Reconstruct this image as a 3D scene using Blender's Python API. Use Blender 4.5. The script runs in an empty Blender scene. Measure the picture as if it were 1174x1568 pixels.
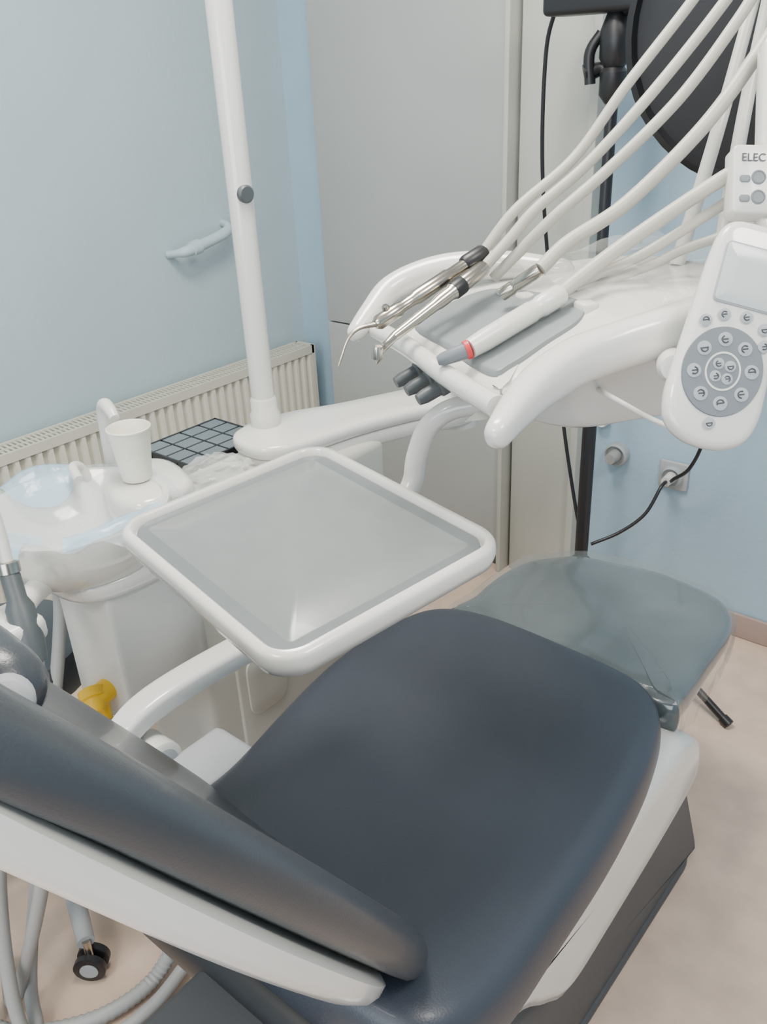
import bpy, bmesh, math, random
from mathutils import Vector, Matrix, noise
random.seed(4)
D2R=math.radians
# ------------------------------------------------------------------ materials
def mat(name,col,rough=.5,metal=0,coat=0,bump=0,bscale=60,var=0,vscale=8,alpha=1,trans=0,emit=0,spec=.5):
    m=bpy.data.materials.new(name); m.use_nodes=True
    nt=m.node_tree; b=nt.nodes['Principled BSDF']
    c=tuple(col)+(1,)
    b.inputs['Base Color'].default_value=c
    b.inputs['Roughness'].default_value=rough
    b.inputs['Metallic'].default_value=metal
    b.inputs['Coat Weight'].default_value=coat
    b.inputs['Specular IOR Level'].default_value=spec
    b.inputs['Alpha'].default_value=alpha
    b.inputs['Transmission Weight'].default_value=trans
    if emit:
        b.inputs['Emission Color'].default_value=c; b.inputs['Emission Strength'].default_value=emit
    tc=nt.nodes.new('ShaderNodeTexCoord')
    if var:
        n=nt.nodes.new('ShaderNodeTexNoise'); n.inputs['Scale'].default_value=vscale; n.inputs['Detail'].default_value=6
        nt.links.new(tc.outputs['Object'],n.inputs['Vector'])
        r=nt.nodes.new('ShaderNodeValToRGB')
        r.color_ramp.elements[0].position=.3; r.color_ramp.elements[1].position=.7
        r.color_ramp.elements[0].color=tuple(max(0,x*(1-var)) for x in col)+(1,)
        r.color_ramp.elements[1].color=tuple(min(1,x*(1+var)) for x in col)+(1,)
        nt.links.new(n.outputs['Fac'],r.inputs['Fac']); nt.links.new(r.outputs['Color'],b.inputs['Base Color'])
    if bump:
        n=nt.nodes.new('ShaderNodeTexNoise'); n.inputs['Scale'].default_value=bscale; n.inputs['Detail'].default_value=4
        nt.links.new(tc.outputs['Object'],n.inputs['Vector'])
        bp=nt.nodes.new('ShaderNodeBump'); bp.inputs['Strength'].default_value=bump; bp.inputs['Distance'].default_value=.01
        nt.links.new(n.outputs['Fac'],bp.inputs['Height']); nt.links.new(bp.outputs['Normal'],b.inputs['Normal'])
    return m
M_wall=mat('wall_paint_blue',(.43,.535,.575),.45,bump=.12,bscale=70,var=.02,vscale=3)
M_wallb=mat('wall_paint_skyblue',(.35,.49,.60),.6,bump=.1,bscale=70,var=.02)
M_ceil=mat('ceiling_paint',(.8,.8,.78),.8,var=.02)
M_floor=mat('vinyl_floor_beige',(.60,.45,.355),.45,bump=.03,bscale=30,var=.11,vscale=13)
M_skirt=mat('skirting_vinyl',(.35,.26,.23),.5,var=.05)
M_cab=mat('cabinet_grey',(.37,.39,.385),.5,var=.02,vscale=4)
M_cab2=mat('cabinet_cream',(.45,.46,.42),.5,var=.02,vscale=4)
M_dark=mat('gap_dark',(.08,.08,.08),.7,var=.05)
M_white=mat('enamel_white',(.70,.685,.65),.20,coat=.5,var=.01,vscale=5)
M_white2=mat('plastic_white',(.65,.64,.60),.32,coat=.15,var=.01,vscale=5)
M_cream=mat('unit_panel_cream',(.50,.49,.44),.4,var=.015,vscale=5)
M_rad=mat('radiator_enamel',(.56,.55,.47),.4,var=.02)
M_grey=mat('silicone_grey',(.20,.225,.23),.45,var=.03,bump=.02,bscale=200)
M_grey2=mat('tray_mat_grey',(.20,.22,.218),.28,var=.03,vscale=30,coat=.1)
M_grey3=mat('tray_mat_border',(.15,.17,.175),.33,var=.03,vscale=30,coat=.15)
M_navy=mat('upholstery_navy',(.036,.043,.058),.40,bump=.10,bscale=420,var=.08,vscale=5,coat=.06)
M_navy2=mat('upholstery_backrest',(.040,.045,.053),.33,bump=.08,bscale=420,var=.08,vscale=5,coat=.12)
M_cover=mat('plastic_covered_pad',(.068,.086,.094),.18,coat=.7,bump=.35,bscale=9,var=.22,vscale=7)
M_base=mat('base_dark_grey',(.06,.063,.068),.55,var=.05)
M_black=mat('black_plastic',(.012,.012,.014),.4,var=.1)
M_steel=mat('brushed_steel',(.48,.44,.38),.22,metal=1,var=.06,vscale=60)
M_hose=mat('hose_silicone',(.44,.42,.365),.42,var=.03)
M_hoseg=mat('hose_grey',(.34,.34,.33),.5,var=.04)
M_yel=mat('valve_yellow',(.85,.50,.01),.4,var=.05)
M_red=mat('ring_red',(.6,.03,.04),.4,var=.05)
M_paper=mat('cup_paper',(.80,.775,.68),.7,var=.02)
M_film=mat('plastic_film_clear_blue',(.72,.84,.92),.12,alpha=.22,bump=.4,bscale=18,var=.05)
M_film2=mat('plastic_film_blue',(.42,.68,.90),.15,alpha=.42,bump=.4,bscale=18,var=.05)
M_clear=mat('plastic_film_clear',(.85,.85,.81),.08,alpha=.16,bump=.6,bscale=25,var=.02)
M_screen=mat('lcd_screen',(.52,.56,.56),.2,var=.02)
M_key=mat('keypad_grey',(.15,.17,.19),.45,var=.03)
M_keyb=mat('keypad_button',(.34,.36,.38),.45,var=.03)
M_knob=mat('knob_grey',(.07,.08,.085),.45,var=.03)
M_lid=mat('organiser_lid',(.12,.14,.155),.2,coat=.3,var=.05)
M_sock=mat('socket_grey',(.36,.38,.39),.5,var=.03)
M_ink=mat('print_ink',(.05,.055,.065),.6,var=.05)
M_label=mat('yellow_label',(.70,.67,.48),.5,var=.03)
M_porc=mat('porcelain_white',(.68,.67,.62),.15,coat=.6,var=.01)
M_lamp=mat('lamp_diffuser',(1,.97,.9),.5,emit=3,var=.01)
# ------------------------------------------------------------------ helpers
def root(name,loc=(0,0,0)):
    e=bpy.data.objects.new(name,None); bpy.context.collection.objects.link(e); e.empty_display_size=.05
    return e
def obj(name,verts,faces,m,parent=None,smooth=True,M=None,sub=0,auto=None):
    me=bpy.data.meshes.new(name)
    if M is not None: verts=[M@Vector(v) for v in verts]
    me.from_pydata([tuple(v) for v in verts],[],faces)
    bm=bmesh.new(); bm.from_mesh(me); bmesh.ops.recalc_face_normals(bm,faces=bm.faces)
    ang=D2R(auto if auto else 40)
    for e in bm.edges:
        if len(e.link_faces)==2 and e.calc_face_angle(0)>ang: e.smooth=False
    bm.to_mesh(me); bm.free()
    me.materials.append(m)
    for p in me.polygons: p.use_smooth=smooth
    o=bpy.data.objects.new(name,me); bpy.context.collection.objects.link(o)
    if parent: o.parent=parent
    if sub:
        s=o.modifiers.new('sub','SUBSURF'); s.levels=sub; s.render_levels=sub
    return o
def box(name,lo,hi,m,parent=None,bev=0.0,M=None,seg=3):
    bm=bmesh.new(); bmesh.ops.create_cube(bm,size=1)
    lo=Vector(lo);hi=Vector(hi);c=(lo+hi)/2;s=hi-lo
    for v in bm.verts: v.co=Vector((v.co.x*s.x+c.x,v.co.y*s.y+c.y,v.co.z*s.z+c.z))
    if bev: bmesh.ops.bevel(bm,geom=list(bm.edges),offset=bev,segments=seg,profile=.5,affect='EDGES')
    vs=[v.co.copy() for v in bm.verts]; bm.verts.index_update()
    fs=[[v.index for v in f.verts] for f in bm.faces]; bm.free()
    return obj(name,vs,fs,m,parent,smooth=bool(bev),M=M,auto=35)
def multibox(name,boxes,m,parent=None):
    V=[];Fs=[]
    for lo,hi in boxes:
        n=len(V)
        for z in (lo[2],hi[2]):
            V+= [(lo[0],lo[1],z),(hi[0],lo[1],z),(hi[0],hi[1],z),(lo[0],hi[1],z)]
        Fs+=[[n,n+3,n+2,n+1],[n+4,n+5,n+6,n+7],[n,n+1,n+5,n+4],[n+1,n+2,n+6,n+5],[n+2,n+3,n+7,n+6],[n+3,n,n+4,n+7]]
    return obj(name,V,Fs,m,parent,smooth=False)
def cr(pts,n=8,closed=False):
    pts=[Vector(p) for p in pts]; N=len(pts); out=[]
    rng=range(N) if closed else range(N-1)
    for i in rng:
        if closed: p0,p1,p2,p3=pts[i-1],pts[i],pts[(i+1)%N],pts[(i+2)%N]
        else:
            p1,p2=pts[i],pts[i+1]; p0=pts[i-1] if i>0 else p1*2-p2; p3=pts[i+2] if i+2<N else p2*2-p1
        for k in range(n):
            t=k/n
            out.append(.5*((2*p1)+(p2-p0)*t+(2*p0-5*p1+4*p2-p3)*t*t+(3*p1-p0-3*p2+p3)*t**3))
    if not closed: out.append(pts[-1].copy())
    return out
def tube(name,pts,rad,m,parent=None,n=8,seg=14,M=None,flat=None,cap=True,rib=0,ribn=2,roundcap=False,sq=1):
    """rad: number or list per control point; flat: (wx,wz) scale of section, z world-up kept; sq<1 squarer section"""
    P=[Vector(p) for p in pts]
    if not isinstance(rad,(list,tuple)): rad=[rad]*len(P)
    Q=cr([(p.x,p.y,p.z) for p in P],n) if len(P)>2 else [P[0].lerp(P[1],i/n) for i in range(n+1)]
    Rr=cr([(r,0,0) for r in rad],n) if len(P)>2 else [Vector((rad[0]+(rad[1]-rad[0])*i/n,0,0)) for i in range(n+1)]
    Rr=[r.x for r in Rr]
    if roundcap:
        for end in (0,-1):
            t=(Q[0]-Q[1] if end==0 else Q[-1]-Q[-2]).normalized(); q=Q[end].copy(); r=Rr[end]
            for a in (30,60,85):
                qq=q+t*r*math.sin(D2R(a)); rr_=r*math.cos(D2R(a))
                if end==0: Q.insert(0,qq); Rr.insert(0,rr_)
                else: Q.append(qq); Rr.append(rr_)
    V=[];Fs=[]; nrm=None
    def se(c): return math.copysign(abs(c)**sq,c)
    for i,q in enumerate(Q):
        t=(Q[min(i+1,len(Q)-1)]-Q[max(i-1,0)]).normalized()
        if flat is not None:
            up=Vector((0,0,1)); s=t.cross(up).normalized(); nn=s.cross(t).normalized()
        else:
            if nrm is None:
                nrm=t.orthogonal().normalized()
            nrm=(nrm-t*nrm.dot(t)).normalized(); nn=nrm; s=t.cross(nn)
        r=Rr[i]
        if rib and (i//ribn)%2: r*=1-rib
        fx,fz=flat if flat else (1,1)
        for k in range(seg):
            a=2*math.pi*k/seg
            V.append(q+s*se(math.cos(a))*r*fx+nn*se(math.sin(a))*r*fz)
    for i in range(len(Q)-1):
        for k in range(seg):
            k2=(k+1)%seg
            Fs.append([i*seg+k,i*seg+k2,(i+1)*seg+k2,(i+1)*seg+k])
    if cap:
        Fs.append(list(range(seg))[::-1]); Fs.append([(len(Q)-1)*seg+k for k in range(seg)])
    return obj(name,V,Fs,m,parent,M=M,auto=50)
def axisM(p,d,up=(0,0,1)):
    z=Vector(d).normalized(); x=Vector(up).cross(z)
    if x.length<1e-4: x=Vector((1,0,0))
    x.normalize(); y=z.cross(x)
    M=Matrix((x,y,z)).transposed().to_4x4(); M.translation=Vector(p); return M
def lathe(name,prof,m,parent=None,M=None,seg=40,sx=1,sy=1,closed=False):
    V=[];Fs=[]
    for r,z in prof:
        for k in range(seg):
            a=2*math.pi*k/seg; V.append((r*math.cos(a)*sx,r*math.sin(a)*sy,z))
    n=len(prof)
    for i in range(n-1):
        for k in range(seg):
            k2=(k+1)%seg; Fs.append([i*seg+k,i*seg+k2,(i+1)*seg+k2,(i+1)*seg+k])
    Fs.append(list(range(seg))[::-1]); Fs.append([(n-1)*seg+k for k in range(seg)])
    return obj(name,V,Fs,m,parent,M=M,auto=38)
def rod(name,a,b,prof,m,parent=None,seg=24):
    """prof: list of (radius, fraction along a->b)"""
    a=Vector(a);b=Vector(b);L=(b-a).length
    return lathe(name,[(r,f*L) for r,f in prof],m,parent,M=axisM(a,b-a),seg=seg)
def rings(name,outline,layers,m,parent=None,M=None,zf=None,top=(.8,.6,.4,.2,.03),crown=0,sub=0,capb=True):
    O=[Vector((p[0],p[1],0)) for p in outline]; N=len(O)
    c=sum(O,Vector())/N
    nr=[]
    for i in range(N):
        t=(O[(i+1)%N]-O[i-1]).normalized(); n=Vector((t.y,-t.x,0))
        if n.dot(O[i]-c)<0: n=-n
        nr.append(n)
    V=[];Fs=[]
    def put(pts,z):
        for p in pts: V.append(Vector((p.x,p.y,z+(zf(p.x,p.y) if zf else 0))))
    last=None
    for ins,z in layers:
        last=[O[i]-nr[i]*ins for i in range(N)]; put(last,z)
    zt=layers[-1][1]
    for s in top:
        put([c+(p-c)*s for p in last],zt+crown*(1-s*s))
    L=len(layers)+len(top)
    for i in range(L-1):
        for k in range(N):
            k2=(k+1)%N; Fs.append([i*N+k,i*N+k2,(i+1)*N+k2,(i+1)*N+k])
    Fs.append([(L-1)*N+k for k in range(N)])
    if capb: Fs.append(list(range(N))[::-1])
    return obj(name,V,Fs,m,parent,M=M,sub=sub,auto=50)
def rr(w,h,r,n=8,cx=0,cy=0):
    out=[]
    for sx,sy,a0 in ((1,1,0),(-1,1,90),(-1,-1,180),(1,-1,270)):
        for k in range(n+1):
            a=D2R(a0+90*k/n); out.append((cx+sx*(w/2-r)+r*math.cos(a),cy+sy*(h/2-r)+r*math.sin(a)))
    return out
def dens(outline,n=3):
    out=[];N=len(outline)
    for i in range(N):
        a=Vector((*outline[i],0));b=Vector((*outline[(i+1)%N],0))
        L=(b-a).length; k=max(1,int(L/.04))
        for j in range(k): q=a.lerp(b,j/k); out.append((q.x,q.y))
    return out
def prism(name,outline,z0,z1,bev,m,parent=None,M=None):
    return rings(name,outline,[(bev,z0),(bev*.3,z0+bev*.3),(0,z0+bev),(0,z1-bev),(bev*.3,z1-bev*.3),(bev,z1)],m,parent,M=M,top=(.5,.02))
def sm(pts,n=6): return [(p.x,p.y) for p in cr([(a,b,0) for a,b in pts],n,closed=True)]

# ------------------------------------------------------------------ room
XL,XR,YB,YF,H=-2.25,2.0,2.2,-2.0,2.7
box('floor',(XL-.1,YF-.1,-.1),(XR+.1,YB+.1,0),M_floor)
box('ceiling',(XL-.1,YF-.1,H),(XR+.1,YB+.1,H+.1),M_ceil)
box('wall_left',(XL-.1,YF-.1,0),(XL,YB+.1,H),M_wall)
box('wall_right',(XR,YF-.1,0),(XR+.1,YB+.1,H),M_wallb)
box('wall_back',(XL,YB,0),(XR,YB+.1,H),M_wallb)
wf=root('wall_front')
multibox('panels',[((XL,YF-.1,0),(XR,YF,.9)),((XL,YF-.1,2.3),(XR,YF,H)),((XL,YF-.1,.9),(-1.2,YF,2.3)),((1.2,YF-.1,.9),(XR,YF,2.3))],M_wallb,wf)
w=root('window_1')
multibox('frame',[((-1.2,YF-.08,.9),(1.2,YF-.02,.96)),((-1.2,YF-.08,2.24),(1.2,YF-.02,2.3)),((-1.2,YF-.08,.9),(-1.14,YF-.02,2.3)),((1.14,YF-.08,.9),(1.2,YF-.02,2.3)),((-.03,YF-.08,.9),(.03,YF-.02,2.3))],M_white2,w)
sk=root('baseboard_back'); box('strip',(-1.09,YB-.012,0),(XR,YB-.0005,.075),M_skirt,sk,bev=.004)
sk=root('baseboard_right'); box('strip',(XR-.012,YF,0),(XR-.0005,YB-.013,.075),M_skirt,sk,bev=.004)
# cabinet
cb=root('wall_cabinet')
box('carcass',(-2.04,2.135,0),(-1.345,2.199,2.5),M_dark,cb)
box('door_upper',(-2.04,2.11,.738),(-1.352,2.134,2.5),M_cab,cb,bev=.003)
box('door_lower',(-2.04,2.11,.09),(-1.352,2.134,.733),M_cab,cb,bev=.003)
box('side_trim',(-1.348,2.095,0),(-1.333,2.199,2.5),M_cab2,cb,bev=.003)
cb2=root('wall_panel_door')
box('leaf',(-1.325,2.14,.0),(-1.12,2.199,2.5),M_cab2,cb2,bev=.003)
box('jamb',(-1.118,2.12,.0),(-1.095,2.199,2.5),M_cab2,cb2,bev=.003)
# wall pipe
pp=root('wall_pipe_bracket')
tube('pipe',[(-2.249,1.655,1.015),(-2.215,1.665,1.02),(-2.195,1.69,1.025),(-2.195,1.78,1.04),(-2.2,1.85,1.055),(-2.215,1.87,1.07),(-2.249,1.88,1.075)],[.012,.012,.017,.0165,.0165,.012,.012],M_wall,pp)
rod('collar',(-2.195,1.70,1.027),(-2.195,1.735,1.032),[(.014,0),(.022,.1),(.022,.9),(.014,1)],M_wall,pp)
# radiator
ra=root('radiator')
V=[];Fs=[];y=.30;prof=[]
while y<2.12:
    for dy,dx in ((0,0),(.006,.012),(.016,.012),(.022,0)): prof.append((y+dy,-2.152+dx))
    y+=.034
for yy,xx in prof: V.append((xx,yy,.13)); V.append((xx,yy,.15)); V.append((xx,yy,.60)); V.append((-2.15,yy,.622))
for i in range(len(prof)-1):
    for k in range(3): Fs.append([i*4+k,(i+1)*4+k,(i+1)*4+k+1,i*4+k+1])
obj('front_panel',V,Fs,M_rad,ra,auto=25)
box('back_panel',(-2.222,.3,.13),(-2.205,2.12,.61),M_rad,ra)
multibox('top_edges',[((-2.148,.29,.605),(-2.138,2.13,.633)),((-2.224,.29,.605),(-2.214,2.13,.633)),((-2.222,2.12,.12),(-2.138,2.135,.633)),((-2.222,.28,.12),(-2.138,.295,.633))],M_rad,ra)
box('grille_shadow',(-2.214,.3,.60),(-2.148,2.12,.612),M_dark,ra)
multibox('top_grille',[((-2.214,.3+i*.0145,.618),(-2.148,.3+i*.0145+.0075,.630)) for i in range(125)]+[((-2.184,.3,.6175),(-2.178,2.12,.631))],M_rad,ra)
multibox('brackets',[((-2.2495,.5,.3),(-2.222,.54,.5)),((-2.2495,1.8,.3),(-2.222,1.84,.5))],M_rad,ra)
# sockets
def socket(x,z,r,kind):
    s=root('wall_socket')
    if kind==0:
        box('plate',(x-.042,2.188,z-.042),(x+.042,2.1995,z+.042),M_sock,s,bev=.006)
    Mx=axisM((x,2.199,z),(0,-1,0))
    lathe('body',[(r,0),(r,.022),(r*.85,.028),(r*.75,.018),(r*.2,.018)],M_white2 if kind==2 else M_sock,s,M=Mx)
    if kind<2: tube('plug',[(x,2.178,z),(x,2.14,z)],[r*.55,r*.45],M_hoseg if kind else M_white2,s)
socket(-1.0,.47,.034,1); socket(-.83,.445,.03,0); socket(-1.05,.565,.02,2)

# ------------------------------------------------------------------ photo light stand
st=root('photo_light_stand')
px,py=-.973,1.95
rod('pole',(px,py,.10),(px,py,1.50),[(.018,0),(.018,.55),(.0135,.56),(.0135,1)],M_black,st)
rod('hub',(px,py,.19),(px,py,.25),[(.02,0),(.027,.1),(.027,.9),(.02,1)],M_black,st)
for i,f in enumerate([(-.469,1.80,.01),(-1.36,1.66,.01),(-.99,2.13,.01)]):
    tube('leg_%d'%i,[(px,py,.24),f],[.010,.010],M_black,st,seg=8)
    tube('foot_%d'%i,[(Vector(f)*.96+Vector((px,py,.24))*.04)[:],f],[.013,.014],M_black,st,seg=8)
rod('clamp',(px,py,1.40),(px,py,1.58),[(.016,0),(.03,.1),(.03,.35),(.022,.4),(.034,.5),(.034,.8),(.02,1)],M_black,st)
tube('knob',[(px-.06,py-.02,1.46),(px-.03,py,1.47),(px,py,1.47)],[.02,.014,.01],M_black,st,seg=10)
tube('lever',[(px-.045,py-.02,1.44),(px-.05,py-.02,1.50),(px-.03,py-.01,1.54)],[.012,.012,.01],M_black,st,seg=10)
box('ballast_box',(-1.13,1.90,1.575),(-.90,1.99,1.66),M_black,st,bev=.012)
tube('cable_hanging',[(-1.12,1.95,1.60),(-1.155,1.97,1.5),(-1.17,2.0,1.25),(-1.15,2.03,.95),(-1.08,2.0,.63),(-1.03,1.98,.45),(-.985,1.955,.33)],.005,M_black,st,seg=8)
Mx=axisM((-.560,1.74,1.525),(.25,-1,-.15))
lathe('softbox',[(.26,0),(.262,.02),(.25,.025),(.245,.0),(.24,-.01),(.1,-.04),(.02,-.05)],M_black,st,M=Mx,seg=48)
tube('softbox_arm',[(-.95,1.94,1.58),(-.8,1.9,1.6),(-.6,1.80,1.56)],.012,M_black,st)
cbb=root('power_cable')
tube('cable',[(-.83,2.15,.445),(-.83,2.11,.44),(-.85,2.07,.37),(-.90,2.03,.315),(-.96,1.98,.28)],.005,M_black,cbb,seg=8)
tube('cable_riser',[(-.82,2.15,.445),(-.80,2.12,.47),(-.755,2.1,.52),(-.72,2.08,.62),(-.70,2.08,.80),(-.71,2.06,1.0)],.005,M_black,cbb,seg=8)

# ------------------------------------------------------------------ dental chair
ch=root('dental_chair')
seat=sm([(-.60,.40),(-.77,.41),(-.835,.47),(-.865,.60),(-.90,.75),(-.922,.90),(-.915,1.04),(-.875,1.14),(-.78,1.185),(-.62,1.19),(-.47,1.175),(-.40,1.125),(-.362,1.02),(-.338,.85),(-.33,.68),(-.325,.52),(-.36,.43),(-.45,.405)],6)
def seatz(x,y):
    return .035*math.exp(-((y-.42)/.13)**2)-.012*math.exp(-((x+.6)/.16)**2-((y-.85)/.25)**2)
rings('seat_cushion',seat,[(.03,.455),(.01,.465),(0,.49),(0,.525),(.006,.548),(.02,.563),(.04,.569),(.07,.571)],M_navy,ch,zf=seatz,top=(.9,.8,.65,.5,.35,.2,.05),crown=.006,sub=1)
foot=sm([(-.84,1.15),(-.855,1.25),(-.855,1.36),(-.83,1.44),(-.76,1.505),(-.62,1.54),(-.48,1.53),(-.425,1.50),(-.402,1.44),(-.395,1.33),(-.39,1.20),(-.40,1.15),(-.6,1.14)],6)
rings('leg_rest_cushion',foot,[(.03,.46),(.01,.465),(0,.485),(0,.515),(.006,.533),(.02,.546),(.045,.55)],M_cover,ch,top=(.9,.75,.6,.45,.3,.15,.03),crown=.004,sub=1,
      zf=lambda x,y:.004*noise.noise(Vector((x*14,y*14,1))))
# plastic film: wrinkled sheet lying on the leg rest with a hanging skirt
N=len(foot); V=[];Fs=[]
cx=sum(p[0] for p in foot)/N; cy=sum(p[1] for p in foot)/N
def fz(x,y):
    r=abs(noise.noise(Vector((x*9+y*3,y*4,3))))
    return .009*max(0,.5-r*4)+.0045*noise.noise(Vector((x*22,y*12,8)))
lay=[(.003,.556),(.12,.556),(.25,.556),(.36,.556),(.47,.555),(.58,.555),(.68,.554),(.78,.553),(.87,.552),(.94,.551),(1.0,.541),(1.02,.525),(1.03,.495),(1.02,.46),(.99,.43)]
K0=10
for j,(sc,z) in enumerate(lay):
    for i,(x,y) in enumerate(foot):
        k=max(0,j-K0)
        wv=.006*k*math.sin(i*1.9)+.01*k*.4*noise.noise(Vector((x*30,y*30,k*.6)))
        X=cx+(x-cx)*(sc+wv*1.2); Y=cy+(y-cy)*(sc+wv*1.2)
        V.append((X,Y,z+(fz(X,Y)+.002 if j<K0 else .02*(k/4)*noise.noise(Vector((x*18,y*18,5))))))
for j in range(len(lay)-1):
    for i in range(N):
        k=(i+1)%N
        if j>=K0 and V[j*N+i][1]<1.17: continue
        Fs.append([j*N+i,j*N+k,(j+1)*N+k,(j+1)*N+i])
Fs.append(list(range(N)))
obj('leg_rest_film',V,Fs,mat('film_grey_gloss',(.30,.34,.35),.08,alpha=.20,bump=.5,bscale=14,var=.1,spec=.8),ch,auto=60)
# white shell under the seat
MX=Matrix(((0,0,1,0),(1,0,0,0),(0,1,0,0),(0,0,0,1))) # local (y,z,x)->world
prof=sm([(.40,.46),(.44,.495),(.60,.50),(.85,.50),(1.08,.505),(1.17,.475),(1.23,.42),(1.215,.345),(1.10,.31),(.90,.28),(.77,.27),(.70,.32),(.62,.39),(.47,.42)],5)
rings('seat_shell',prof,[(.03,-.86),(.008,-.853),(0,-.84),(0,-.375),(.008,-.36),(.03,-.352)],M_white,ch,M=MX,top=(.7,.3,.03))
prof=dens([(.50,.0),(.52,.08),(.66,.30),(1.22,.335),(1.29,.26),(1.39,.05),(1.40,0)])
rings('base_cover',prof,[(.02,-.82),(0,-.80),(0,-.40),(.02,-.385)],M_base,ch,M=MX,top=(.6,.03))
prism('base_plate',rr(.44,.95,.08,8,-.60,.92),0.0,.03,.01,M_base,ch)
# backrest in its own frame: x across, w up the slab, n towards the seat
ang=D2R(58.2); W=Vector((0,-math.cos(ang),math.sin(ang))); Nn=Vector((0,math.sin(ang),math.cos(ang)))
MB=Matrix((Vector((1,0,0)),W,Nn)).transposed().to_4x4(); MB.translation=Vector((0,.52,.58))
bo=sm([(-.61,0),(-.76,.0),(-.82,.025),(-.84,.10),(-.845,.25),(-.84,.40),(-.82,.55),(-.78,.70),(-.72,.80),(-.60,.82),(-.48,.80),(-.42,.70),(-.385,.55),(-.368,.40),(-.366,.25),(-.380,.10),(-.408,.025),(-.46,.0)],6)
def bz(x,y): return .018*(abs(x+.6)/.24)**2*(1 if y<.6 else max(0,1-(y-.6)/.2))
rings('backrest_cushion',bo,[(.03,-.040),(.008,-.036),(0,-.024),(0,-.010),(.006,.004),(.02,.014),(.04,.02),(.07,.02)],M_navy2,ch,M=MB,zf=lambda x,y:bz(x,y)-.008,top=(.85,.7,.5,.3,.1),crown=-.004,sub=1)
bs=sm([(-.60,.06),(-.74,.06),(-.80,.09),(-.832,.18),(-.838,.30),(-.832,.42),(-.81,.55),(-.77,.70),(-.71,.79),(-.60,.81),(-.49,.79),(-.43,.70),(-.395,.55),(-.374,.42),(-.370,.30),(-.378,.18),(-.41,.09),(-.46,.06)],6)
rings('backrest_shell',bs,[(.09,-.080),(.05,-.078),(.02,-.073),(.005,-.064),(0,-.054),(0,-.042),(.01,-.036)],M_white,ch,M=MB,top=(.6,.03))
tube('hinge_bar',[(-.80,.42,.47),(-.40,.42,.47)],.045,M_black,ch,seg=20)
box('back_bracket',(-.68,.22,.42),(-.52,.46,.49),M_base,ch,bev=.015)
prism('hinge_cover',rr(.05,.16,.02,5,-.385,.47),.36,.50,.012,M_white,ch)
# headrest
hr=[(-.550,.203,1.110),(-.61,.200,1.109),(-.69,.192,1.10),(-.77,.182,1.09)]
tube('headrest_cushion',hr,[.032,.037,.039,.036],M_navy2,ch,seg=24,roundcap=True)
rod('headrest_cap',(-.503,.185,1.128),(-.535,.197,1.110),[(.010,0),(.016,.08),(.019,.4),(.020,1)],M_sock,ch)
box('headrest_bar',(-.70,.10,1.085),(-.64,.19,1.11),M_sock,ch,bev=.008)
# armrest on far side
tube('armrest_beam',[(-1.0,.505,.575),(-1.0,.52,.607),(-1.0,.58,.625),(-.995,.70,.628),(-.985,.85,.62),(-.975,.95,.60)],[.019,.024,.026,.026,.026,.022],M_white,ch,flat=(1,.8),roundcap=True,sq=.5,seg=28)
tube('armrest_post',[(-1.0,.515,.60),(-.998,.515,.555),(-.99,.53,.52)],[.027,.027,.022],M_white,ch,roundcap=True,sq=.6,seg=20)
rod('armrest_pivot',(-.945,.545,.553),(-1.0,.545,.553),[(.03,0),(.036,.08),(.036,1)],M_white2,ch)
rod('armrest_pivot_ring',(-.943,.545,.553),(-.947,.545,.553),[(.022,0),(.03,1)],M_sock,ch)
box('armrest_mount',(-.955,.53,.50),(-.85,.66,.555),M_sock,ch,bev=.015)

# ------------------------------------------------------------------ dental unit (cuspidor side)
un=root('dental_unit')
box('cabinet_body',(-1.33,.76,.03),(-1.12,1.31,.80),M_cream,un,bev=.02)
box('cabinet_rear',(-1.52,.90,.03),(-1.33,1.29,.757),M_cream,un,bev=.015)
prism('body_panel',dens(rr(.40,.52,.04,6,1.03,.40)),-1.122,-1.112,.004,M_cream,un,M=MX)
prism('body_panel_lid',dens(rr(.10,.14,.03,6,.90,.42)),-1.114,-1.108,.002,M_cream,un,M=MX)
prism('front_column',sm([(-1.265,.60),(-1.14,.60),(-1.12,.63),(-1.12,.78),(-1.27,.78)],4),.50,.775,.01,M_white2,un)
box('column_slot',(-1.245,.592,.53),(-1.232,.606,.66),M_sock,un,bev=.002)
prism('bowl_support',sm([(-1.32,.60),(-1.22,.56),(-1.13,.58),(-1.10,.68),(-1.12,.80),(-1.30,.82)],5),.755,.79,.01,M_white,un)
# bowl
MBw=Matrix.Translation((-1.235,.648,0))
lathe('cuspidor_bowl',[(.02,.755),(.09,.762),(.13,.79),(.150,.835),(.156,.866),(.153,.876),(.143,.876),(.133,.862),(.11,.83),(.06,.80),(.015,.795)],M_porc,un,M=MBw,seg=56)
lathe('cuspidor_drain',[(.022,.796),(.022,.803),(.012,.806)],M_steel,un,M=MBw,seg=24)
prism('cup_platform',sm([(-1.32,.76),(-1.23,.71),(-1.16,.72),(-1.145,.78),(-1.17,.84),(-1.27,.87),(-1.32,.84)],5),.80,.872,.015,M_porc,un)
tube('cup_filler',[(-1.345,.80,.86),(-1.345,.80,.93),(-1.344,.80,.965),(-1.33,.795,.985),(-1.30,.785,.985),(-1.282,.78,.975)],[.017,.015,.014,.013,.011,.009],M_white2,un)
tube('bowl_rinse_spout',[(-1.34,.74,.86),(-1.345,.73,.885),(-1.33,.71,.895),(-1.30,.70,.885)],[.010,.010,.009,.008],M_white2,un)
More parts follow.
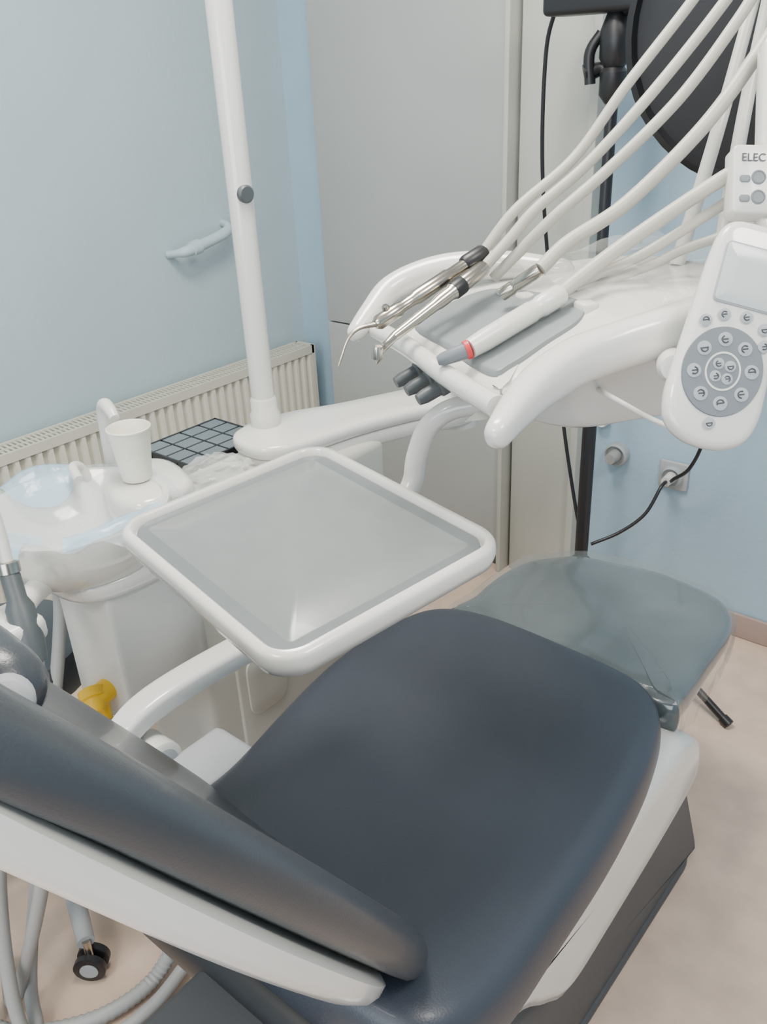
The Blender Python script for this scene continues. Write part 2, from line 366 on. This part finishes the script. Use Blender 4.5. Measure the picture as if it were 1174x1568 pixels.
# assistant suction holder
tube('suction_holder_arm',[(-1.20,.62,.79),(-1.17,.52,.80),(-1.12,.46,.80),(-1.06,.40,.80)],.018,M_white2,un)
box('suction_holder',(-1.14,.40,.785),(-1.055,.475,.825),M_white2,un,bev=.012)
rod('suction_handle',(-1.108,.462,.885),(-1.050,.440,.765),[(.012,0),(.014,.05),(.014,.3),(.020,.4),(.021,.8),(.017,1)],M_knob,un)
rod('suction_ring',(-1.1125,.465,.898),(-1.107,.462,.88),[(.011,0),(.016,.1),(.016,.9),(.012,1)],M_steel,un)
tube('saliva_tube',[(-1.110,.464,.895),(-1.126,.472,.94),(-1.146,.477,1.0)],.0085,M_white2,un)
# yellow valve
tube('valve_body',[(-1.165,.60,.565),(-1.16,.575,.563),(-1.155,.56,.560)],[.02,.02,.018],M_yel,un)
rod('valve_knob',(-1.175,.57,.577),(-1.14,.555,.55),[(.012,0),(.023,.1),(.023,.45),(.018,.5),(.018,.8),(.012,1)],M_yel,un,seg=12)
tube('valve_neck',[(-1.158,.572,.56),(-1.155,.572,.515)],[.016,.014],M_yel,un)
tube('drain_hose',[(-1.155,.572,.52),(-1.15,.57,.42),(-1.12,.58,.25),(-1.06,.57,.1),(-1.04,.50,.025),(-1.06,.38,.02),(-1.16,.27,.02),(-1.30,.24,.02)],.015,M_hoseg,un,n=22,rib=.16,ribn=1)
tube('suction_hose_1',[(-1.046,.438,.77),(-1.05,.42,.6),(-1.10,.38,.35),(-1.17,.33,.12),(-1.20,.30,.03),(-1.30,.34,.02)],.012,M_hoseg,un,n=10)
tube('suction_hose_2',[(-1.12,.42,.79),(-1.12,.40,.6),(-1.19,.34,.3),(-1.12,.28,.05),(-1.03,.33,.02),(-1.0,.45,.02),(-1.02,.58,.03)],.012,M_hoseg,un,n=10)
tube('suction_hose_3',[(-1.14,.42,.79),(-1.19,.40,.6),(-1.27,.36,.3),(-1.22,.27,.06),(-1.10,.22,.02),(-.98,.36,.02),(-.96,.52,.02)],.010,M_hoseg,un,n=10)
tube('suction_hose_4',[(-1.30,.62,.76),(-1.31,.60,.6),(-1.20,.36,.12),(-1.12,.30,.02)],.012,M_hoseg,un,n=10)

# lamp pole + swing arm
PX,PY=-1.298,1.135
lathe('lamp_pole',[(.0235,.86),(.0235,2.35),(.02,2.36)],M_white,un,M=Matrix.Translation((PX,PY,0)))
lathe('lamp_pole_collar',[(.031,.845),(.031,.87),(.027,.876),(.027,.90),(.0245,.905)],M_white2,un,M=Matrix.Translation((PX,PY,0)))
rod('pole_button',(PX+.018,PY-.006,1.30),(PX+.029,PY-.008,1.30),[(.016,0),(.016,.7),(.013,1)],M_knob,un)
arm=sm([(-1.335,1.12),(-1.318,1.06),(-1.265,1.035),(-1.205,1.045),(-1.165,1.11),(-1.135,1.25),(-1.09,1.38),(-1.05,1.45),(-1.03,1.52),(-1.07,1.575),(-1.13,1.565),(-1.19,1.48),(-1.26,1.32),(-1.32,1.21)],6)
prism('swing_arm',arm,.814,.845,.010,M_white,un)
prism('swing_arm_lower',[(p[0]*.97-1.19*.03,p[1]*.97+1.28*.03) for p in arm],.782,.815,.006,M_white2,un)
rod('swing_arm_joint',(-1.085,1.515,.77),(-1.085,1.515,.90),[(.05,0),(.052,.2),(.052,.9),(.04,1)],M_white,un)
tube('spring_arm',[(-1.085,1.515,.875),(-.95,1.42,.95),(-.80,1.30,1.03),(-.66,1.16,1.09)],[.045,.04,.038,.04],M_white,un,flat=(.9,1.1),roundcap=True)

# organiser
og=root('storage_organiser')
x0,x1,y0,y1=-1.515,-1.345,.965,1.175
multibox('tray',[((x0,y0,.758),(x1,y1,.764)),((x0,y0,.758),(x0+.005,y1,.80)),((x1-.005,y0,.758),(x1,y1,.80)),((x0,y0,.758),(x1,y0+.005,.80)),((x0,y1-.005,.758),(x1,y1,.80))]
 +[((x0+.042*i,y0,.758),(x0+.042*i+.003,y1,.7965)) for i in (1,2,3)]+[((x0,y0+.052*i,.758),(x1,y0+.052*i+.003,.7965)) for i in (1,2,3)],M_black,og)
multibox('lids',[((x0+.042*i+.005,y0+.052*j+.005,.794),(x0+.042*i+.041,y0+.052*j+.051,.799)) for i in range(4) for j in range(4)],M_lid,og)
# crumpled bag
def crumple(name,c,s,m,parent=None,amp=.4,seed=0,sub=3):
    bm=bmesh.new(); bmesh.ops.create_icosphere(bm,subdivisions=sub+1,radius=1)
    for v in bm.verts:
        n=noise.noise(v.co*2.3+Vector((seed,0,0)))+.6*abs(noise.noise(v.co*6+Vector((0,seed,0))))
        v.co*=1+amp*n; v.co=Vector((v.co.x*s[0]+c[0],v.co.y*s[1]+c[1],max(v.co.z*s[2]+c[2],c[2]-s[2])))
    bm.verts.index_update(); vs=[v.co.copy() for v in bm.verts]; fs=[[v.index for v in f.verts] for f in bm.faces]; bm.free()
    return obj(name,vs,fs,m,parent,auto=20)
bg=root('plastic_bag')
crumple('crumpled_film',(-1.245,.94,.822),(.05,.07,.020),mat('bag_film',(.68,.69,.67),.12,alpha=.28,bump=.5,bscale=30,var=.1),bg,amp=.5,seed=3)
# cup
cu=root('paper_cup')
lathe('cup',[(.025,.8745),(.0255,.876),(.0362,.966),(.0378,.967),(.0378,.9695),(.0365,.9705),(.0352,.968),(.0245,.880),(.005,.879)],M_paper,cu,M=Matrix.Translation((-1.241,.777,0)))
# film over bowl
fm=root('protective_film')
V=[];Fs=[];NR=14;NS=110
def filmz(f,x,y,r,off=0):
    z=.835+.046*min(1,(f*1.12))**3+.004*noise.noise(Vector((x*22,y*22,2+off)))+.012*(1-f*.5)*noise.noise(Vector((x*9,y*9,9+off)))
    if r>.158: z-=(r-.158)*1.3
    else: z=max(z,.808)
    return z
for j in range(NR+1):
    for i in range(NS):
        a=2*math.pi*i/NS; f=j/NR; ext=.150+.03*noise.noise(Vector((math.cos(a)*2.4,math.sin(a)*2.4,7)))
        r=.002+f*(ext+.012); x=r*math.cos(a); y=r*math.sin(a)
        V.append((-1.235+x,.648+y,filmz(f,x,y,r)+.004))
for j in range(NR):
    for i in range(NS):
        k=(i+1)%NS; Fs.append([j*NS+i,j*NS+k,(j+1)*NS+k,(j+1)*NS+i])
obj('film_sheet',V,Fs,M_film,fm,auto=60)
for q,(a0,a1,r0,r1,lift) in enumerate([(-38,28,.075,.168,.012),(-112,-62,.075,.170,.006),(150,200,.07,.165,.010)]):
    V=[];Fs=[];na,nb=22,12
    for j in range(nb+1):
        for i in range(na+1):
            s=i/na; t=j/nb; a=D2R(a0+(a1-a0)*s)
            edge=.5+.5*math.sin(math.pi*s)**.6
            r=r0+(r1-r0)*(1-(1-t)*edge)
            x=r*math.cos(a);y=r*math.sin(a); f=r/.162
            V.append((-1.235+x,.648+y,filmz(f,x,y,r)+.008+lift*t*math.sin(math.pi*s)+.004*noise.noise(Vector((x*30,y*30,q)))))
    for j in range(nb):
        for i in range(na):
            b=j*(na+1)+i; Fs.append([b,b+1,b+na+2,b+na+1])
    obj('film_flap_%d'%q,V,Fs,M_film2,fm,auto=60)

# ------------------------------------------------------------------ instrument tray on its arm
tr=root('instrument_tray')
MT=Matrix.Translation((-.688,.640,.996))@Matrix.Rotation(D2R(-10.5),4,'Z')@Matrix.Rotation(D2R(2.2),4,'Y')@Matrix.Rotation(D2R(3.2),4,'X')@Matrix.Translation((0,0,-.995))
o=rr(.382,.328,.044,10)
rings('rim',dens(o),[(.03,.962),(.014,.964),(.004,.972),(0,.984),(.001,.995),(.005,1.0),(.012,1.001),(.015,.998),(.017,.990)],M_white,tr,M=MT,top=(.9,.5,.02))
rings('mat_border',dens(rr(.348,.294,.030,8)),[(.0,.9895),(.001,.9925)],M_grey3,tr,M=MT,top=(.5,.02))
rings('mat_surface',dens(rr(.316,.258,.008,4)),[(.0,.9925),(.001,.9932)],M_grey2,tr,M=MT,top=(.5,.02))
tube('support_tube',[(-.69,.78,.960),(-.687,.82,.960),(-.684,.85,.985),(-.683,.86,1.02),(-.672,.87,1.06),(-.650,.885,1.085),(-.62,.905,1.095),(-.57,.94,1.10)],.0145,M_white,tr,seg=18)

# ------------------------------------------------------------------ delivery unit
de=root('instrument_delivery_unit')
U=Vector((.844,-.537,0)); Vv=Vector((.537,.844,0))
MD=Matrix((U,Vv,Vector((0,0,1)))).transposed().to_4x4(); MD.translation=Vector((-.61,.764,0))
def zt(x,y):
    t=min(max(y,0),.25)
    return .3*t+ (.06*(y-.25) if y>.25 else 0)
body=sm([(-.18,.045),(-.222,.08),(-.235,.12),(-.225,.18),(-.20,.24),(-.19,.33),(-.15,.40),(-.06,.435),(.04,.43),(.12,.39),(.135,.30),(.13,.22),(.115,.15),(.105,.09),(.11,.055),(0,.048),(-.1,.046)],6)
rings('console_body',body,[(.06,1.122),(.03,1.128),(.01,1.138),(0,1.150),(.002,1.160),(.010,1.166),(.022,1.168)],M_white,de,M=MD,zf=zt,top=(.9,.8,.7,.6,.5,.4,.3,.2,.1,.02),crown=.004)
matp=sm([(-.165,.062),(-.05,.062),(.07,.066),(.078,.09),(.062,.14),(.045,.19),(.0,.215),(-.08,.20),(-.16,.17),(-.175,.12)],6)
rings('silicone_mat',matp,[(0,1.168),(.001,1.1745),(.004,1.1755)],M_grey,de,M=MD,zf=zt,top=(.8,.6,.4,.2,.02))
tube('front_rail',[(-.205,.02,1.178),(-.10,.032,1.178),(.02,.034,1.178),(.15,.04,1.182)],.0125,M_white,de,M=MD,seg=18)
tube('handle_left',[(-.203,-.008,1.178),(-.223,.02,1.197),(-.246,.055,1.219),(-.250,.10,1.234),(-.235,.15,1.243),(-.19,.21,1.246),(-.13,.26,1.245)],[.013,.016,.018,.019,.02,.02,.016],M_white,de,M=MD,seg=20,roundcap=True)
tube('handle_right',[(.217,.010,1.183),(.185,.045,1.192),(.154,.085,1.20),(.128,.14,1.21),(.122,.19,1.218),(.122,.25,1.228),(.11,.31,1.235),(.08,.37,1.235)],[.015,.020,.024,.026,.026,.026,.025,.022],M_white,de,M=MD,seg=28,roundcap=True,flat=(.85,1.0),sq=.8)
under=sm([(-.13,.15),(-.02,.13),(.06,.18),(.07,.28),(.06,.37),(-.04,.40),(-.14,.36),(-.17,.25)],6)
rings('console_underbody',under,[(.05,1.092),(.02,1.096),(.004,1.105),(0,1.12),(-.015,1.155),(-.02,1.19)],M_white,de,M=MD,top=(.5,.02))
rod('mount_joint',(-.66,1.13,1.05),(-.66,1.13,1.12),[(.03,0),(.04,.1),(.04,1)],M_sock,de)
for i,(a,b) in enumerate([(-.083,.03),(-.048,.032),(-.012,.034)]):
    q=MD@Vector((a,b+.02,1.158)); d=MD.to_3x3()@Vector((.1,-1,-.35))
    rod('control_knob_%d'%i,q,q+d*.045,[(.011,0),(.0115,.2),(.0115,.35),(.009,.4),(.009,.8),(.007,1)],M_knob,de,seg=14)
# instrument saddles
for i,(a,b,z) in enumerate([(-.12,.175,1.225),(-.085,.185,1.225),(-.03,.20,1.23),(.02,.21,1.235)]):
    box('holder_%d'%i,(a-.013,b-.01,z-.03),(a+.013,b+.012,z+.008),M_white2,de,bev=.004,M=MD)
# film over console top
V=[];Fs=[];nx,ny=60,60
for j in range(ny+1):
    for i in range(nx+1):
        x=-.17+.29*i/nx; y=.215+.215*j/ny
        xx=x+.01*noise.noise(Vector((x*9,y*9,0)))
        V.append((xx,y+.012*noise.noise(Vector((x*7,y*7,4))),1.183+zt(x,y)+.020*abs(noise.noise(Vector((x*10+y*6,y*14-x*5,1))))+.003*noise.noise(Vector((x*50,y*50,3)))))
for j in range(ny):
    for i in range(nx):
        a=j*(nx+1)+i
        Fs.append([a,a+1,a+nx+2,a+nx+1])
obj('console_film',V,Fs,M_clear,de,M=MD,auto=60)

# instruments
def hoseset(name,pts,r):
    tube('hose',pts,r,M_hose,name,n=10,seg=14)
h=root('air_water_syringe')
rod('barrel',(-.699,.806,1.214),(-.652,.952,1.272),[(.006,0),(.0095,.03),(.0095,.22),(.008,.25),(.008,.36),(.010,.4),(.010,.72),(.0085,.74),(.0085,.9),(.007,1)],M_steel,h)
rod('collar',(-.658,.937,1.266),(-.646,.968,1.279),[(.010,0),(.0115,.1),(.0115,.85),(.009,1)],M_black,h)
tube('nozzle',[(-.698,.808,1.215),(-.708,.785,1.213),(-.712,.768,1.203),(-.709,.752,1.187),(-.707,.743,1.177)],[.004,.0026,.0022,.0022,.0018],M_steel,h,seg=8)
rod('button',(-.694,.823,1.226),(-.695,.821,1.236),[(.005,0),(.005,.8),(.003,1)],M_steel,h,seg=12)
hoseset(h,[(-.648,.963,1.277),(-.625,1.006,1.327),(-.585,1.079,1.383),(-.548,1.136,1.463),(-.503,1.206,1.553),(-.47,1.26,1.63),(-.42,1.36,1.66)],.0068)
h=root('contra_angle_handpiece')
rod('body',(-.662,.79,1.205),(-.634,.948,1.264),[(.0045,0),(.006,.05),(.0075,.45),(.009,.5),(.009,.62),(.0105,.64),(.0105,.97),(.009,1)],M_steel,h)
rod('black_band',(-.6435,.893,1.2435),(-.6405,.909,1.2495),[(.0112,0),(.0116,.1),(.0116,.9),(.0112,1)],M_black,h)
tube('neck',[(-.661,.796,1.207),(-.660,.775,1.20),(-.654,.757,1.199)],[.0055,.005,.006],M_steel,h,seg=12)
rod('head',(-.653,.755,1.207),(-.6545,.7535,1.186),[(.006,0),(.0068,.15),(.0068,.7),(.004,.85),(.0015,1)],M_steel,h,seg=16)
hoseset(h,[(-.634,.948,1.264),(-.618,.982,1.295),(-.60,1.013,1.328),(-.56,1.067,1.377),(-.511,1.133,1.455),(-.463,1.209,1.55),(-.43,1.26,1.63),(-.40,1.34,1.66)],.0072)
h=root('handpiece_coupling')
rod('coupling',(-.593,.925,1.238),(-.545,.935,1.273),[(.005,0),(.0085,.03),(.0085,.3),(.0075,.33),(.0075,.4),(.0085,.43),(.0085,.9),(.007,1)],M_steel,h)
hoseset(h,[(-.545,.935,1.273),(-.528,.969,1.30),(-.486,1.031,1.339),(-.43,1.105,1.42),(-.396,1.177,1.506),(-.378,1.218,1.564),(-.36,1.26,1.62),(-.36,1.33,1.66)],.0088)
h=root('ultrasonic_scaler')
rod('nose',(-.578,.771,1.197),(-.553,.793,1.208),[(.005,0),(.0075,.15),(.009,.7),(.0095,1)],M_key,h)
rod('ring',(-.5545,.7918,1.2075),(-.551,.796,1.2092),[(.0108,0),(.0112,.3),(.0112,1)],M_red,h)
rod('handle',(-.551,.796,1.2092),(-.507,.922,1.2505),[(.0112,0),(.0128,.15),(.0128,.66),(.0118,.68),(.0118,.74),(.0132,.76),(.0132,.97),(.0105,1)],M_white2,h)
hoseset(h,[(-.509,.918,1.249),(-.50,.94,1.262),(-.464,.994,1.301),(-.402,1.055,1.355),(-.352,1.095,1.393),(-.32,1.14,1.426),(-.30,1.22,1.46)],.0088)
h=root('instrument_hose')
tube('hose',[(-.636,.972,1.245),(-.61,.985,1.275),(-.569,1.007,1.322),(-.529,1.06,1.371),(-.475,1.129,1.447),(-.437,1.187,1.528),(-.419,1.224,1.581),(-.39,1.28,1.64),(-.38,1.35,1.66)],.0072,M_hose,h,n=10)
tube('low_hose',[(-.52,.98,1.24),(-.493,1.009,1.25),(-.45,1.04,1.268),(-.421,1.066,1.285),(-.344,1.108,1.315),(-.30,1.15,1.33)],.006,M_hose,h,n=10)
tube('low_hose_2',[(-.545,.95,1.235),(-.51,.99,1.255),(-.46,1.02,1.28),(-.40,1.06,1.325),(-.345,1.105,1.372),(-.30,1.16,1.41)],.0065,M_hose,h,n=10)
# whip arms
wh=root('hose_whip_arm')
for i,(a,b,c) in enumerate([((-.454,1.124,1.25),(-.455,1.21,1.40),(-.46,1.30,1.56)),((-.416,1.165,1.25),(-.43,1.23,1.42),(-.44,1.29,1.55)),((-.385,1.13,1.25),(-.38,1.20,1.40),(-.375,1.26,1.56))]):
    e=Vector(c)+(Vector(c)-Vector(b))*.6
    tube('whip_%d'%i,[a,b,c,e[:]],[.0095,.009,.008,.007],M_white2,wh)
# control panel
kp=root('control_panel')
e1=Vector((.810,.5196,-.272)).normalized(); e2=Vector((-.0538,.528,.8475)); e2=(e2-e1*e2.dot(e1)).normalized(); e3=e1.cross(e2)
MK=Matrix((e1,e2,e3)).transposed().to_4x4(); MK.translation=Vector((-.2995,.876,1.2443)); MK=MK@Matrix.Scale(.926,4)
sym=[(.0,.126),(.022,.125),(.037,.116),(.044,.09),(.049,.02),(.053,-.045),(.0535,-.08),(.045,-.107),(.025,-.121),(0,-.125)]
ol=sm([(.012+a,b) for a,b in sym]+[(.012-a,b) for a,b in sym[-2:0:-1]],4)
rings('housing',ol,[(.02,-.034),(.006,-.028),(0,-.014),(0,-.006),(.004,0),(.010,.002)],M_white,kp,M=MK,top=(.7,.3,.02),crown=.001)
prism('screen_bezel',dens(rr(.070,.068,.006,4,.014,.065)),.0025,.0042,.0006,M_keyb,kp,M=MK)
prism('screen',dens(rr(.066,.064,.004,3,.014,.065)),.0035,.005,.0004,M_screen,kp,M=MK)
MKk=MK@Matrix.Translation((.010,-.041,0))
lathe('keypad_ring',[(.044,.0025),(.0435,.0044),(.001,.0046)],M_key,kp,M=MKk,seg=48,sy=1.12)
lathe('keypad_inner_ring',[(.0195,.0044),(.0195,.0050),(.0175,.0050),(.0175,.0044)],M_white2,kp,M=MKk,seg=48,sy=1.1)
def icon(name,x,y,r,i,bg=M_keyb):
    Mi=MK@Matrix.Translation((x,y,.0044))
    lathe(name+'_rim',[(r,0),(r,.0006),(r*.3,.0010)],bg,kp,M=Mi,seg=24)
    a0=i*1.1
    tube(name+'_glyph',[Mi@Vector((r*.5*math.cos(a0+t),r*.5*math.sin(a0+t),.0012)) for t in (0,.9,1.8,2.7,3.6)],r*.09,M_ink,kp,n=3,seg=6)
    tube(name+'_glyph_b',[Mi@Vector((-r*.3,-r*.1,.0012)),Mi@Vector((r*.35,r*.15,.0012))],[r*.09,r*.09],M_ink,kp,n=2,seg=6)
for i in range(8):
    a=2*math.pi*i/8+.2; icon('ring_button_%d'%i,.010+.031*math.cos(a),-.041+.035*math.sin(a),.0078,i)
icon('centre_button_a',.0035,-.034,.0062,2);icon('centre_button_b',.0165,-.034,.0062,3);icon('centre_button_c',.0035,-.048,.0062,4);icon('centre_button_d',.0165,-.048,.0062,5)
for i,(a,b) in enumerate([(-.022,.008),(-.004,.019),(.020,.022),(.042,.014),(.046,-.004)]): icon('top_button_%d'%i,a,b,.0066,i)
icon('low_button',.010,-.099,.0062,3)
q=MK@Vector((-.035,-.045,-.02)); rod('bracket_joint',q,MD@Vector((.11,.27,1.19)),[(.013,0),(.017,.1),(.017,.9),(.012,1)],M_white2,kp)
tube('panel_cord',[MK@Vector((.0,-.11,-.03)),MK@Vector((-.04,-.10,-.05)),MK@Vector((-.09,-.085,-.06)),(-.46,.93,1.14)],.003,M_white2,kp,seg=8)
# labelled box above the panel
lb=root('curing_light_module')
e1b=Vector((.79,.61,-.06)).normalized(); e2b=Vector((-.2,.42,.88)); e2b=(e2b-e1b*e2b.dot(e1b)).normalized(); e3b=e1b.cross(e2b)
ML=Matrix((e1b,e2b,e3b)).transposed().to_4x4(); ML.translation=Vector((-.338,1.068,1.367))
prism('box',dens(rr(.10,.078,.006,4,.012,0)),-.03,0,.003,M_white2,lb,M=ML)
prism('post',dens(rr(.055,.13,.01,4,.022,.10)),-.03,-.004,.004,M_white,lb,M=ML)
prism('post_low',dens(rr(.03,.10,.006,4,.012,-.08)),-.028,-.008,.004,M_white,lb,M=ML)
def txt(name,s,size,x,y,M,parent):
    c=bpy.data.curves.new(name,'FONT'); c.body=s; c.size=size; c.extrude=.0003; c.materials.append(M_ink)
    ob=bpy.data.objects.new(name,c); bpy.context.collection.objects.link(ob); ob.parent=parent
    ob.matrix_world=M@Matrix.Translation((x,y,.0012))
txt('label','ELEC',.0125,-.030,.0195,ML,lb)
def disc(name,x,y,r,M,parent):
    Mi=M@Matrix.Translation((x,y,.0003)); lathe(name,[(r,0),(r,.0006),(r*.8,.001),(r*.75,.0004),(r*.5,.0004)],M_key,parent,M=Mi,seg=24)
for i,yy in enumerate((.002,-.020)):
    disc('icon_a_%d'%i,-.010,yy,.008,ML,lb); 
    prism('icon_b_%d'%i,dens(rr(.012,.008,.003,3,-.025,yy-.002)),.0002,.001,.0003,M_key,lb,M=ML)
    disc('icon_c_%d'%i,.016,yy,.008,ML,lb)

# ------------------------------------------------------------------ stool behind
so=root('assistant_stool')
SX,SY=-1.455,.56
lathe('seat',[(.10,.47),(.15,.48),(.163,.505),(.163,.54),(.15,.558),(.08,.562),(.01,.562)],M_navy2,so,M=Matrix.Translation((SX,SY,0)))
lathe('column',[(.03,.09),(.03,.28),(.02,.285),(.02,.48)],M_sock,so,M=Matrix.Translation((SX,SY,0)),seg=20)
for i in range(5):
    a=math.atan2(.43-SY,-1.14-SX)+i*2*math.pi/5
    tip=Vector((SX+.325*math.cos(a),SY+.325*math.sin(a),0))
    tube('leg_%d'%i,[(SX,SY,.11),(SX+.15*math.cos(a),SY+.15*math.sin(a),.10),(tip.x,tip.y,.085)],[.025,.02,.016],M_sock,so)
    rod('caster_stem_%d'%i,(tip.x,tip.y,.09),(tip.x,tip.y,.05),[(.008,0),(.008,1)],M_steel,so,seg=12)
    d=Vector((math.sin(a+.9),-math.cos(a+.9),0)) if i else Vector((.65,-.75,0)).normalized()
    c=Vector((tip.x,tip.y,.0305))
    for s in (-1,1):
        rod('caster_wheel_%d_%d'%(i,s),c+d*s*.006,c+d*s*.020,[(.028,0),(.030,.1),(.030,.9),(.026,1)],M_black,so)
        rod('caster_hub_%d_%d'%(i,s),c+d*s*.019,c+d*s*.0225,[(.017,0),(.017,.8),(.008,1)],M_sock,so)

# ------------------------------------------------------------------ lights
def area(name,loc,rot,size,sy,e,col):
    L=bpy.data.lights.new(name,'AREA'); L.shape='RECTANGLE'; L.size=size; L.size_y=sy; L.energy=e; L.color=col
    ob=bpy.data.objects.new(name,L); bpy.context.collection.objects.link(ob); ob.location=loc; ob.rotation_euler=rot
for i,(x,y) in enumerate([(-1.0,.9),(.7,.7),(-.8,-1.0)]):
    c=root('ceiling_light')
    box('fixture_frame',(x-.32,y-.32,H-.035),(x+.32,y+.32,H-.0005),M_white2,c,bev=.004)
    box('diffuser',(x-.29,y-.29,H-.040),(x+.29,y+.29,H-.034),M_lamp,c)
    area('ceiling_lamp',(x,y,H-.045),(0,0,0),.58,.58,(52,34,34)[i],(1,.95,.87))
area('window_daylight',(0,YF-.12,1.6),(D2R(90),0,0),2.3,1.3,55,(.88,.94,1))
wd=bpy.data.worlds.new('World'); bpy.context.scene.world=wd; wd.use_nodes=True
wd.node_tree.nodes['Background'].inputs[0].default_value=(.75,.87,1,1); wd.node_tree.nodes['Background'].inputs[1].default_value=1.5
# ------------------------------------------------------------------ camera
pt,rl,hd=D2R(27.1),D2R(2.8),D2R(41)
fh=Vector((-math.sin(hd),math.cos(hd),0)); rt=Vector((math.cos(hd),math.sin(hd),0))
fwd=fh*math.cos(pt)-Vector((0,0,1))*math.sin(pt); up=rt.cross(fwd)
r2=rt*math.cos(rl)-up*math.sin(rl); u2=up*math.cos(rl)+rt*math.sin(rl)
Mc=Matrix((r2,u2,-fwd)).transposed().to_4x4(); Mc.translation=Vector((0,0,1.5))
cam=bpy.data.cameras.new('camera'); co=bpy.data.objects.new('camera',cam); bpy.context.collection.objects.link(co)
co.matrix_world=Mc; cam.sensor_fit='HORIZONTAL'; cam.sensor_width=36; cam.lens=36*1340/1174; cam.clip_start=.02
bpy.context.scene.camera=co
